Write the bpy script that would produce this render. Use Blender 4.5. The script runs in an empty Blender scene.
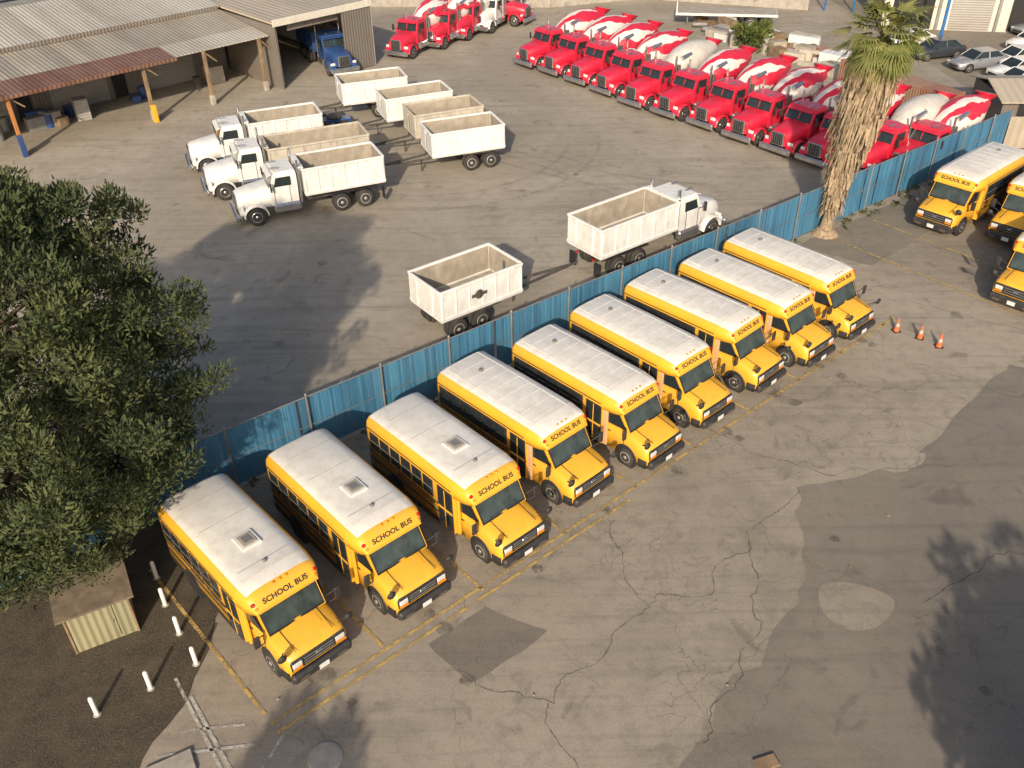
import bpy, bmesh, math, random
import numpy as np
from mathutils import Vector, Matrix, noise
random.seed(7); rng=np.random.default_rng(7)
S=bpy.context.scene
def link(o): S.collection.objects.link(o); return o
# ---------------------------------------------------------------- materials
def nodes(m):
    m.use_nodes=True; nt=m.node_tree; return nt,nt.nodes,nt.links,nt.nodes['Principled BSDF']
def math_(nt,op,a,b=None,c=None):
    n=nt.nodes.new('ShaderNodeMath'); n.operation=op
    for i,v in enumerate((a,b,c)):
        if v is None: continue
        if isinstance(v,(int,float)): n.inputs[i].default_value=v
        else: nt.links.new(v,n.inputs[i])
    return n.outputs[0]
def mixc(nt,f,a,b,bt='MIX'):
    n=nt.nodes.new('ShaderNodeMix'); n.data_type='RGBA'; n.blend_type=bt
    for i,v in ((0,f),(6,a),(7,b)):
        if isinstance(v,(int,float)): n.inputs[i].default_value=v
        elif isinstance(v,tuple): n.inputs[i].default_value=(*v[:3],1)
        else: nt.links.new(v,n.inputs[i])
    return n.outputs[2]
def ramp(nt,v,a,b):
    n=nt.nodes.new('ShaderNodeMapRange'); n.inputs[1].default_value=a; n.inputs[2].default_value=b
    nt.links.new(v,n.inputs[0]); return n.outputs[0]
def noise_(nt,scale,detail=4,vec=None,rough=.55,dist=0):
    n=nt.nodes.new('ShaderNodeTexNoise'); n.inputs['Scale'].default_value=scale; n.inputs['Detail'].default_value=detail
    n.inputs['Roughness'].default_value=rough; n.inputs['Distortion'].default_value=dist
    if vec is not None: nt.links.new(vec,n.inputs['Vector'])
    return n.outputs['Fac']
def coords(nt,kind='Object',scale=None,loc=None,rot=None):
    t=nt.nodes.new('ShaderNodeTexCoord'); o=t.outputs[kind]
    if scale is not None or loc is not None or rot is not None:
        mp=nt.nodes.new('ShaderNodeMapping'); nt.links.new(o,mp.inputs[0])
        if scale: mp.inputs['Scale'].default_value=scale
        if loc: mp.inputs['Location'].default_value=loc
        if rot: mp.inputs['Rotation'].default_value=rot
        o=mp.outputs[0]
    return o
def bump(nt,h,bsdf,strength=.3,dist=.02):
    b=nt.nodes.new('ShaderNodeBump'); b.inputs['Strength'].default_value=strength; b.inputs['Distance'].default_value=dist
    nt.links.new(h,b.inputs['Height']); nt.links.new(b.outputs[0],bsdf.inputs['Normal'])
def mat(name,col,rough=.5,metal=0,var=.15,dirt=0,dirtcol=(.12,.1,.07),scale=1.5,coat=0,bumpn=0):
    m=bpy.data.materials.new(name); nt,nd,lk,b=nodes(m)
    c=coords(nt)
    n=noise_(nt,scale,4,c)
    dark=tuple(x*(1-var) for x in col); lite=tuple(min(1,x*(1+var)) for x in col)
    out=mixc(nt,ramp(nt,n,.3,.7),dark,lite)
    if dirt>0:
        n2=noise_(nt,3.1,5,coords(nt,scale=(1,1,.45)),.65)
        df=math_(nt,'MULTIPLY',ramp(nt,n2,.45,.75),dirt)
        out=mixc(nt,df,out,dirtcol)
        r=math_(nt,'MULTIPLY_ADD',df,.4,rough); lk.new(r,b.inputs['Roughness'])
    else: b.inputs['Roughness'].default_value=rough
    lk.new(out,b.inputs['Base Color'])
    b.inputs['Metallic'].default_value=metal
    if coat: b.inputs['Coat Weight'].default_value=coat; b.inputs['Coat Roughness'].default_value=.15
    if bumpn: bump(nt,noise_(nt,40,3,c),b,bumpn,.01)
    return m
M={}
M['yel']=mat('bus_yellow_paint',(.75,.39,.03),.42,0,.07,.28,(.44,.29,.12),.8,coat=.15)
M['roofw']=mat('bus_roof_white',(.67,.65,.61),.5,0,.05,.45,(.40,.36,.30),1.2)
M['blk']=mat('black_rubber_trim',(.02,.02,.022),.55,0,.3,.25,(.09,.08,.07))
M['glass']=mat('dark_glass',(.02,.028,.032),.06,0,.2,.1,(.1,.1,.09),1)
M['wsh']=mat('windshield_glass',(.035,.05,.05),.05,0,.4,.3,(.12,.13,.12),1.6)
M['tyre']=mat('tyre_rubber',(.025,.024,.023),.85,0,.3,.5,(.1,.09,.07))
M['rim']=mat('wheel_rim',(.35,.34,.32),.45,.4,.2,.5)
M['amber']=mat('amber_lens',(.7,.22,.01),.25)
M['red']=mat('red_lens',(.4,.012,.01),.25)
M['lamp']=mat('headlamp_lens',(.55,.56,.56),.12,0,.2)
M['chrome']=mat('chrome',(.6,.6,.6),.2,.9,.1,.3)
M['plate']=mat('licence_plate',(.6,.6,.6),.4)
M['grey']=mat('grey_metal',(.22,.22,.22),.55,.3,.2,.3)
M['twhite']=mat('truck_white_paint',(.68,.675,.655),.42,0,.06,.5,(.38,.35,.31),1.1,coat=.15)
M['tan']=mat('dusty_box_liner',(.32,.28,.225),.9,0,.2,.6,(.21,.185,.15),2)
M['tanp']=mat('dusty_trailer_paint',(.45,.41,.34),.8,0,.15,.6,(.27,.24,.2),1.5)
M['frame']=mat('truck_frame',(.05,.045,.04),.7,0,.3,.6,(.16,.13,.1))
M['mred']=mat('mixer_red_paint',(.56,.015,.045),.38,0,.12,.3,(.32,.08,.09),1,coat=.25)
M['blue']=mat('truck_blue_paint',(.02,.06,.19),.35,0,.12,.25,coat=.3)
M['wood']=mat('weathered_wood',(.22,.15,.09),.85,0,.3,.4)
M['conc']=mat('concrete',(.34,.31,.27),.9,0,.15,.4)
M['bark']=mat('bark',(.09,.065,.045),.95,0,.35,0,scale=6,bumpn=.6)
M['thatch']=mat('dead_palm_fronds',(.31,.235,.155),.9,0,.4,.55,(.13,.1,.065),6)
M['cone']=mat('cone_orange',(.55,.13,.04),.6,0,.1,.5)
M['coneband']=mat('cone_band',(.4,.38,.35),.6,0,.1,.4)
M['orange']=mat('post_orange',(.42,.17,.05),.6,0,.1,.4)
M['carw']=mat('car_white_paint',(.7,.7,.69),.3,0,.05,.1,coat=.5)
M['carg']=mat('car_silver_paint',(.3,.31,.33),.3,.4,.05,.1,coat=.5)
M['cardk']=mat('car_dark_paint',(.04,.045,.055),.3,.2,.05,.1,coat=.5)
M['postw']=mat('white_post_paint',(.75,.74,.7),.6,0,.06,.3)
M['peach']=mat('door_panel_faded',(.62,.38,.2),.55,0,.1,.2)
def corr(name,c1,c2,pitch=.3,panel=1.0,axis=0,rust=0,rustcol=(.16,.075,.04),rough=.6,bs=.5):
    m=bpy.data.materials.new(name); nt,nd,lk,b=nodes(m)
    c=coords(nt); sp=nt.nodes.new('ShaderNodeSeparateXYZ'); lk.new(c,sp.inputs[0]); x=sp.outputs[axis]
    fl=math_(nt,'FLOOR',math_(nt,'DIVIDE',x,panel))
    wn=nt.nodes.new('ShaderNodeTexWhiteNoise'); wn.noise_dimensions='1D'; lk.new(fl,wn.inputs['W'])
    out=mixc(nt,wn.outputs['Value'],c1,c2)
    n=noise_(nt,.7,6,coords(nt,scale=(1,.35,1) if axis==0 else (.35,1,1)),.65)
    out=mixc(nt,math_(nt,'MULTIPLY',ramp(nt,n,.42,.72),rust),out,rustcol)
    w=math_(nt,'SINE',math_(nt,'MULTIPLY',x,2*math.pi/pitch))
    g=math_(nt,'MULTIPLY_ADD',w,.07,.93)
    mm=nt.nodes.new('ShaderNodeMix'); mm.data_type='RGBA'; mm.blend_type='MULTIPLY'; mm.inputs[0].default_value=1
    lk.new(out,mm.inputs[6]); lk.new(g,mm.inputs[7]); lk.new(mm.outputs[2],b.inputs['Base Color'])
    bump(nt,w,b,bs,.03); b.inputs['Roughness'].default_value=rough
    return m
M['roofA']=corr('warehouse_roof_old',(.36,.33,.27),(.25,.23,.2),.3,1.1,0,.45,(.2,.14,.09))
M['roofB']=corr('warehouse_roof_light',(.46,.44,.39),(.34,.32,.28),.3,1.1,0,.4,(.24,.19,.14))
M['rust']=corr('rusty_roof_strip',(.13,.06,.04),(.17,.08,.055),.3,.9,0,.6,(.25,.17,.125))
M['wallc']=corr('corrugated_wall',(.19,.175,.155),(.15,.14,.125),.25,2.2,0,.4)
M['rollup']=corr('roll_up_door',(.34,.33,.31),(.3,.29,.27),.2,9,2,.3)
M['shed']=corr('shed_siding',(.30,.28,.17),(.26,.25,.16),.2,5,0,.3,(.16,.13,.08))
M['cont']=corr('container_steel',(.30,.13,.08),(.36,.26,.18),.3,3,0,.4)
M['tanroof']=corr('tan_roof',(.45,.39,.30),(.4,.35,.28),.5,2,0,.2)
M['wallw']=mat('plaster_white',(.55,.52,.46),.85,0,.08,.35,(.3,.26,.2),.5)
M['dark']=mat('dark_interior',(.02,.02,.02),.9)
M['pole']=mat('blue_pole',(.02,.12,.35),.5)
M['brown']=mat('shed_roof_felt',(.13,.10,.07),.9,0,.3,.5,(.22,.18,.13),3)
def drum():
    m=bpy.data.materials.new('mixer_drum_swirl_stripes'); nt,nd,lk,b=nodes(m)
    oi=nt.nodes.new('ShaderNodeObjectInfo'); rnd=oi.outputs['Random']
    sp=nt.nodes.new('ShaderNodeSeparateXYZ'); lk.new(coords(nt),sp.inputs[0])
    x=sp.outputs[0]; ang=math_(nt,'ARCTAN2',sp.outputs[1],math_(nt,'SUBTRACT',sp.outputs[2],math_(nt,'MULTIPLY_ADD',x,-.17,1.41)))
    n=noise_(nt,.9,1,coords(nt),.4,.3)
    ph=math_(nt,'MULTIPLY_ADD',x,1.25,math_(nt,'MULTIPLY',rnd,40.))
    ph=math_(nt,'ADD',math_(nt,'MULTIPLY',ang,5.),ph); ph=math_(nt,'ADD',ph,math_(nt,'MULTIPLY',n,5.))
    s=math_(nt,'SINE',ph)
    g=math_(nt,'MULTIPLY_ADD',ramp(nt,x,-8.3,-4.2),1.6,-1.35)
    g=math_(nt,'ADD',g,math_(nt,'MULTIPLY',rnd,.5))
    f=ramp(nt,math_(nt,'ADD',s,g),-.04,.04)
    d=noise_(nt,2,4,coords(nt))
    out=mixc(nt,f,(.52,.015,.045),(.62,.58,.55)); out=mixc(nt,math_(nt,'MULTIPLY',ramp(nt,d,.5,.85),.4),out,(.3,.18,.16))
    lk.new(out,b.inputs['Base Color']); b.inputs['Roughness'].default_value=.5; return m
M['drum']=drum()
M['drumw']=mat('mixer_drum_plain',(.5,.48,.45),.5,0,.1,.5,(.28,.24,.2))
def leaf(name,c1,c2,c3):
    m=bpy.data.materials.new(name); nt,nd,lk,b=nodes(m)
    a=nt.nodes.new('ShaderNodeAttribute'); a.attribute_name='tint'
    sp=nt.nodes.new('ShaderNodeSeparateColor'); lk.new(a.outputs['Color'],sp.inputs[0])
    out=mixc(nt,sp.outputs[0],c1,c2); out=mixc(nt,math_(nt,'MULTIPLY',sp.outputs[1],.5),out,c3)
    lk.new(out,b.inputs['Base Color']); b.inputs['Roughness'].default_value=.75
    b.inputs['Specular IOR Level'].default_value=.15
    return m
M['pine']=leaf('pine_needles',(.034,.054,.026),(.080,.100,.040),(.135,.135,.06))
M['leaf']=leaf('broadleaf',(.05,.08,.02),(.1,.13,.035),(.16,.14,.05))
M['palm']=leaf('palm_green',(.09,.12,.03),(.18,.19,.06),(.27,.22,.1))
# ---------------------------------------------------------------- mesh builder
class MB:
    def __init__(s): s.v=[];s.f=[];s.m=[];s.sm=[];s.mats=[];s.M=Matrix()
    def mi(s,k):
        if k not in s.mats: s.mats.append(k)
        return s.mats.index(k)
    def add(s,vs,fs,k,smooth=False):
        o=len(s.v); s.v+=[tuple(s.M@Vector(p)) for p in vs]
        ks=k if isinstance(k,list) else [k]*len(fs)
        for f,kk in zip(fs,ks):
            s.f.append([i+o for i in f]); s.m.append(s.mi(kk)); s.sm.append(smooth)
    def box(s,c,d,k,b=None,rz=0,ry=0,rx=0):
        hx,hy,hz=[x/2 for x in d]
        if b is None: b=min(.02,min(hx,hy,hz)*.3)
        R=Matrix.Translation(c)@Matrix.Rotation(rz,4,'Z')@Matrix.Rotation(ry,4,'Y')@Matrix.Rotation(rx,4,'X')
        if b<=0:
            vs=[(x*hx,y*hy,z*hz) for x in(-1,1) for y in(-1,1) for z in(-1,1)]
            fs=[(0,1,3,2),(4,6,7,5),(0,4,5,1),(2,3,7,6),(0,2,6,4),(1,5,7,3)]
            s.add([R@Vector(p) for p in vs],fs,k); return
        vs=[];ix={}
        for x in(-1,1):
            for y in(-1,1):
                for z in(-1,1):
                    ix[x,y,z]=len(vs)
                    vs+=[(x*hx,y*(hy-b),z*(hz-b)),(x*(hx-b),y*hy,z*(hz-b)),(x*(hx-b),y*(hy-b),z*hz)]
        I=ix; fs=[]
        for q in(-1,1):
            fs.append([I[q,-1,-1],I[q,1,-1],I[q,1,1],I[q,-1,1]])
            fs.append([I[-1,q,-1]+1,I[1,q,-1]+1,I[1,q,1]+1,I[-1,q,1]+1])
            fs.append([I[-1,-1,q]+2,I[1,-1,q]+2,I[1,1,q]+2,I[-1,1,q]+2])
            for w in(-1,1):
                fs.append([I[q,w,-1],I[q,w,1],I[q,w,1]+1,I[q,w,-1]+1])
                fs.append([I[q,-1,w],I[q,1,w],I[q,1,w]+2,I[q,-1,w]+2])
                fs.append([I[-1,q,w]+1,I[1,q,w]+1,I[1,q,w]+2,I[-1,q,w]+2])
                for e in(-1,1): k0=I[q,w,e]; fs.append([k0,k0+1,k0+2])
        s.add([R@Vector(p) for p in vs],fs,k)
    def cyl(s,p0,p1,r0,k,r1=None,n=12,smooth=True):
        r1=r0 if r1 is None else r1
        p0=Vector(p0);p1=Vector(p1); q=(p1-p0).to_track_quat('Z','Y')
        vs=[]
        for p,r in((p0,r0),(p1,r1)):
            for i in range(n):
                a=2*math.pi*i/n; vs.append(p+q@Vector((r*math.cos(a),r*math.sin(a),0)))
        s.add(vs,[(i,(i+1)%n,n+(i+1)%n,n+i) for i in range(n)],k,smooth)
        s.add(vs,[list(range(n)),list(range(n,2*n))],k)
    def lathe(s,o,ax,prof,k,n=20,smooth=True):
        o=Vector(o);q=Vector(ax).normalized().to_track_quat('Z','Y'); vs=[];fs=[];ks=[]
        for (t,r) in prof:
            for i in range(n):
                a=2*math.pi*i/n; vs.append(o+q@Vector((r*math.cos(a),r*math.sin(a),t)))
        for j in range(len(prof)-1):
            for i in range(n):
                fs.append((j*n+i,j*n+(i+1)%n,(j+1)*n+(i+1)%n,(j+1)*n+i)); ks.append(k[j] if isinstance(k,list) else k)
        s.add(vs,fs,ks,smooth)
        k0=k[0] if isinstance(k,list) else k;k1=k[-1] if isinstance(k,list) else k
        s.add(vs,[list(range(n)),[(len(prof)-1)*n+i for i in range(n)]],[k0,k1])
    def loft(s,secs,k,closed=True,smooth=True,caps=True,capk=None):
        n=len(secs[0]);vs=[p for q in secs for p in q];fs=[];ks=[]
        for j in range(len(secs)-1):
            for i in range(n if closed else n-1):
                fs.append((j*n+i,j*n+(i+1)%n,(j+1)*n+(i+1)%n,(j+1)*n+i)); ks.append(k(j,i) if callable(k) else k)
        s.add(vs,fs,ks,smooth)
        if caps:
            ck=capk or (k if isinstance(k,str) else 'yel')
            s.add(vs,[list(range(n)),[(len(secs)-1)*n+i for i in range(n)]],ck)
    def wheel(s,x,y,r,w,dual=False,rim='rim'):
        sg=1 if y>0 else -1
        for off in ([0,-sg*(w+.03)] if dual else [0]):
            yy=y+off
            h=w/2
            s.lathe((x,yy,r),(0,1,0),[(-h,r*.6),(-h,r*.86),(-h*.75,r*.97),(-h*.3,r),(h*.3,r),(h*.75,r*.97),(h,r*.86),(h,r*.6)],'tyre',22)
        s.lathe((x,y,r),(0,sg,0),[(w*.3,r*.58),(w*.505,r*.6),(w*.505,r*.5),(w*.3,r*.42),(w*.32,r*.2),(w*.6,r*.16),(w*.6,.01)],rim,18)
    def obj(s,name,parent=None):
        me=bpy.data.meshes.new(name+'_mesh')
        bm=bmesh.new()
        bv=[bm.verts.new(p) for p in s.v]
        for f,mi,sm in zip(s.f,s.m,s.sm):
            try: F=bm.faces.new([bv[i] for i in f])
            except ValueError: continue
            F.material_index=mi; F.smooth=sm
        bmesh.ops.recalc_face_normals(bm,faces=bm.faces)
        bm.to_mesh(me); bm.free()
        for k in s.mats: me.materials.append(M[k])
        o=bpy.data.objects.new(name,me); link(o)
        if parent: o.parent=parent
        return o
def place(o,loc,rz,sc=1):
    o.location=(loc[0],loc[1],loc[2] if len(loc)>2 else 0); o.rotation_euler=(0,0,math.radians(rz)); o.scale=(sc,)*3; return o
def inst(o,name,loc,rz,sc=1):
    n=bpy.data.objects.new(name,o.data); link(n); return place(n,loc,rz,sc)
# ---------------------------------------------------------------- bus
def prof(x,w,zb,zt,k=1):
    h=[(-w,zb),(-w,zt-.42*k),(-w+.035*k,zt-.22*k),(-w+.15*k,zt-.09*k),(-w+.42*k,zt-.025*k),(-w*.3,zt)]
    return [(x,y,z) for y,z in h]+[(x,-y,z) for y,z in reversed(h)]
def roofk(j,i): return 'roofw' if 3<=i<=7 else 'yel'
def build_bus(kind):
    b=MB()
    zt=2.7
    b.loft([prof(-2.02,1.2,.5,zt),prof(-4.4,1.2,.5,zt+.01),prof(-6.62,1.2,.5,zt),prof(-6.74,1.16,.54,zt-.05,.95),prof(-6.8,1.08,.6,zt-.16,.85)],roofk,capk='yel')
    b.loft([prof(-1.22,.98,2.1,2.20,.2),prof(-1.40,1.08,2.09,2.54,.6),prof(-1.60,1.15,2.08,2.65,.9),prof(-2.03,1.195,2.07,zt-.004,1)],
           lambda j,i:'yel' if j<(2 if kind=='A' else 1) or not(3<=i<=7) else 'roofw',capk='yel')
    def hp(x,w,zb,zt,c=0): 
        h=[(-w,zb),(-w,zt-.36),(-w+.04,zt-.17),(-w+.14,zt-.05),(-w*.45,zt),]
        return [(x,y,z) for y,z in h]+[(x,-y,z) for y,z in reversed(h)]
    b.loft([hp(-2.05,1.0,.42,1.47),hp(-1.0,1.0,.42,1.45),hp(-.6,1.0,.42,1.37),hp(-.3,.99,.42,1.27),hp(-.12,.96,.44,1.17),hp(-.04,.90,.48,1.07)],'yel')
    b.loft([[(-.98,-.5,1.44),(-.98,0,1.50),(-.98,.5,1.44)],[(-.55,-.48,1.37),(-.55,0,1.42),(-.55,.48,1.37)],[(-.14,-.44,1.17),(-.14,0,1.205),(-.14,.44,1.17)]],'yel',closed=False,caps=False)
    for sy in(-1,1): b.box((-.55,sy*.60,1.355),(.85,.012,.02),'blk',0,ry=.2)
    b.box((-.94,0,1.465),(.07,1.7,.03),'blk',0)
    g=[(-.92,-.92,1.40),(-.92,.92,1.40),(-1.36,.93,2.14),(-1.36,-.93,2.14)]
    bk=[(-2.04,-1.0,1.40),(-2.04,1.0,1.40),(-2.04,1.05,2.14),(-2.04,-1.05,2.14)]
    b.add(g+bk,[(0,1,2,3),(0,3,7,4),(1,5,6,2),(3,2,6,7),(4,7,6,5)],'yel')
    def onws(u,v,o):
        y=u*(.92+.01*v); return (-.92-.44*v+.86*o,y,1.40+.74*v+.51*o)
    def wsq(u0,u1,v0,v1,o,k): b.add([onws(u0,v0,o),onws(u1,v0,o),onws(u1,v1,o),onws(u0,v1,o)],[(0,1,2,3)],k)
    wsq(-.97,.97,.03,.97,.006,'blk'); wsq(-.91,.91,.10,.93,.012,'wsh')
    wsq(-.6,-.02,.14,.17,.022,'blk'); wsq(.12,.7,.14,.17,.022,'blk'); wsq(-.12,.12,.84,.92,.02,'blk')
    for sy in(-1,1):
        y=lambda x,z:sy*(1.012-(.1*max(0,(x+1.7)))+.04*(z-1.4))
        pts=[(-1.02,1.52),(-1.34,2.06),(-1.95,2.06),(-1.95,1.5)]
        b.add([(x,y(x,z)+sy*.03,z) for x,z in pts],[(0,1,2,3)],'blk')
        pts=[(-1.12,1.56),(-1.38,2.02),(-1.9,2.02),(-1.9,1.55)]
        b.add([(x,y(x,z)+sy*.036,z) for x,z in pts],[(0,1,2,3)],'glass')
        b.box((-1.98,sy*1.004,1.0),(.02,.012,1.0),'blk',0); b.box((-1.12,sy*1.004,.95),(.02,.012,.85),'blk',0)
        b.box((-1.8,sy*1.012,1.15),(.14,.03,.03),'blk')
        b.lathe((-.98,sy*.93,.42),(0,sy,0),[(0,.5),(.082,.5),(.09,.46)],'blk',24)
        b.lathe((-5.15,sy*1.12,.46),(0,sy,0),[(0,.52),(.088,.52),(.094,.5)],'blk',24)
        for z,hh in((.62,.05),(.98,.06),(1.32,.045)):
            b.box((-4.55 if z<.9 else -4.4,sy*1.208,z),(4.4 if z>.9 else 4.1,.03,hh),'blk',.006)
        b.box((-4.4,sy*1.206,2.26),(4.6,.02,.03),'blk',0)
        x=-2.98 if sy<0 else -2.3
        n=6 if sy<0 else 7
        if kind=='B': b.box(((x-.3-(n-1)*.2975),sy*1.2,1.80),(n*.595+.05,.028,.74),'blk',.01)
        for i in range(n):
            xc=x-.3-i*.595
            b.box((xc,sy*1.206,1.80),(.52,.028,.70),'blk',.01)
            b.box((xc,sy*1.209,1.945),(.45,.03,.30),'glass',.004)
            b.box((xc,sy*1.207,1.615),(.45,.03,.26),'glass',.004)
            b.box((xc,sy*1.214,1.785),(.47,.03,.03),'grey',.004)
        b.cyl((-1.05,sy*1.0,1.5),(-.85,sy*1.28,1.75),.018,'blk',n=6); b.cyl((-1.05,sy*1.0,1.2),(-.85,sy*1.28,1.4),.018,'blk',n=6)
        b.box((-.86,sy*1.3,1.6),(.08,.2,.42),'blk',.03)
        b.cyl((-.45,sy*.85,1.15),(-.05,sy*1.04,1.45),.016,'blk',n=6)
        b.cyl((-.3,sy*.8,1.12),(-.05,sy*1.04,1.45),.016,'blk',n=6)
        b.lathe((-.0,sy*1.06,1.47),(-1,0,0.15),[(-.06,.04),(-.03,.12),(.02,.15),(.05,.12)],'blk',12)
        b.box((.0,sy*.69,.93),(.06,.30,.17),'lamp',.02); b.box((.0,sy*.69,.79),(.06,.30,.07),'amber',.012)
        b.box((-4.4,sy*1.19,.5),(4.4,.04,.12),'blk',.01)
        b.lathe((-1.36,sy*.985,2.41),(.8,sy*.25,.45),[(-.03,.06),(.03,.06),(.035,.05)],'red',12)
        b.lathe((-1.29,sy*.93,2.27),(.8,sy*.25,.45),[(-.03,.05),(.03,.05),(.035,.04)],'amber',12)
        b.wheel(-.98,sy*.93,.385,.23); b.wheel(-5.15,sy*1.08,.385,.21,dual=True)
        b.box((-6.79,sy*.8,1.1),(.05,.2,.2),'red',.02)
        b.lathe((-6.68,sy*.8,2.35),(-1,0,0.3),[(0,.09),(.08,.09),(.085,.07)],'red',12)
    b.box((-2.42,-1.206,1.35),(.74,.03,1.6),'blk',.01)
    for xx in(-2.6,-2.24):
        b.box((xx,-1.212,1.72),(.26,.03,.7),'glass',.004); b.box((xx,-1.212,.93),(.26,.03,.55),'glass',.004)
    b.box((-2.42,-1.215,1.33),(.03,.04,1.56),'yel',.004); b.box((-2.42,-1.214,1.3),(.72,.03,.09),'yel',.004)
    b.box((-1.93,-1.09,1.28),(.2,.1,1.55),'peach' if kind=='B' else 'yel',.02)
    b.box((-.05,0,.88),(.1,1.76,.42),'blk',.05)
    for z in(.80,.90,1.0): b.box((.005,0,z),(.03,.95,.025),'grey',.005)
    b.box((.01,0,.94),(.05,.2,.06),'chrome',.01)
    for sy in(-1,1): b.loft([[(-.42,sy*1.02,.34),(-.42,sy*1.02,.68),(-.3,sy*1.0,.68),(-.3,sy*1.0,.34)],[(-.1,sy*.98,.34),(-.1,sy*.98,.68),(-.05,sy*.85,.68),(-.05,sy*.85,.34)]],'blk')
    b.box((.05,0,.51),(.24,1.94,.34),'blk',.08); b.box((.18,0,.5),(.02,.32,.17),'plate',.004)
    for sy in(-1,1): b.box((.165,sy*.62,.46),(.03,.3,.12),'frame',.01)
    b.box((-.05,0,.35),(.2,1.5,.12),'grey',.03)
    b.box((-3.8,0,.5),(5.6,1.2,.22),'frame',.02); b.box((-6.82,0,.5),(.14,2.2,.26),'blk',.03)
    b.box((-6.81,0,1.45),(.03,.8,1.6),'yel',.01); b.box((-6.83,0,1.85),(.02,.6,.5),'glass',.004)
    for sy in(-1,1): b.box((-6.81,sy*.72,1.85),(.03,.4,.45),'glass',.004)
    for yy in(-.2,0,.2): b.box((-1.52,yy,2.62),(.08,.07,.05),'amber',.015)
    if kind=='A':
        b.box((-3.35,.05,2.735),(.68,.62,.06),'roofw',.02); b.box((-3.35,.05,2.775),(.5,.44,.04),'conc',.015); b.box((-3.35,.05,2.80),(.3,.26,.02),'grey',.008)
        for xx in(-2.4,-4.6,-5.9): b.box((xx,0,2.712),(.015,1.6,.004),'conc',0)
        b.box((-2.3,0,2.74),(.12,.12,.1),'grey',.03)
    else:
        for i in range(9):
            b.box((-2.2-i*.55,0,2.711),(.025,1.55,.010),'roofw',.003)
        for yy in(-.78,.78): b.box((-4.3,yy,2.68),(4.6,.03,.02),'roofw',.004)
        b.box((-5.6,0,2.75),(.16,.16,.1),'grey',.03)
    return b.obj('school_bus')
busA=build_bus('A'); busB=build_bus('B')
tc=bpy.data.curves.new('bus_lettering','FONT'); tc.body='SCHOOL BUS'; tc.size=.225; tc.align_x='CENTER'; tc.align_y='CENTER'; tc.extrude=.003; tc.offset=.006; tc.space_character=1.05; tc.materials.append(M['blk'])
tc2=bpy.data.curves.new('bus_side_lettering','FONT'); tc2.body='STUDENT TRANSPORT   24'; tc2.size=.2; tc2.align_x='CENTER'; tc2.align_y='CENTER'; tc2.extrude=.003; tc2.materials.append(M['blk'])
def lettering(bus):
    o=bpy.data.objects.new('front_lettering',tc); link(o); o.parent=bus
    up=Vector((-.18,0,.34)).normalized(); X=Vector((0,1,0)); Z=X.cross(up)
    m=Matrix((X,up,Z)).transposed().to_4x4(); m.translation=Vector((-1.312,0,2.372))+Z*.010; o.matrix_local=m
    for sy in(-1,1):
        o=bpy.data.objects.new('side_lettering',tc2); link(o); o.parent=bus
        X=Vector((1,0,0)) if sy<0 else Vector((-1,0,0)); up=Vector((0,0,1)); Z=X.cross(up)
        m=Matrix((X,up,Z)).transposed().to_4x4(); m.translation=Vector((-3.8,sy*1.205,1.16)); o.matrix_local=m
BUS=[(-5.47,16.16,-47.3),(-2.75,18.29,-48.7),(0.31,20.30,-48.3),(2.68,22.96,-47.2),(5.42,24.79,-47.6),(7.71,27.04,-48.5),(10.26,29.28,-47.0),(12.73,30.96,-48.8),(15.04,32.92,-49.6)]
for i,(x,y,a) in enumerate(BUS):
    src=busA if i<3 else busB
    o=place(src,(x,y),a) if i in(0,3) else inst(src,'school_bus',(x,y),a)
    lettering(o)
for (x,y,a) in [(22.0,42.9,221),(25.1,41.2,222),(22.5,34.9,222)]:
    o=inst(busB,'school_bus',(x,y),a,1.08); lettering(o)
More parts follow.
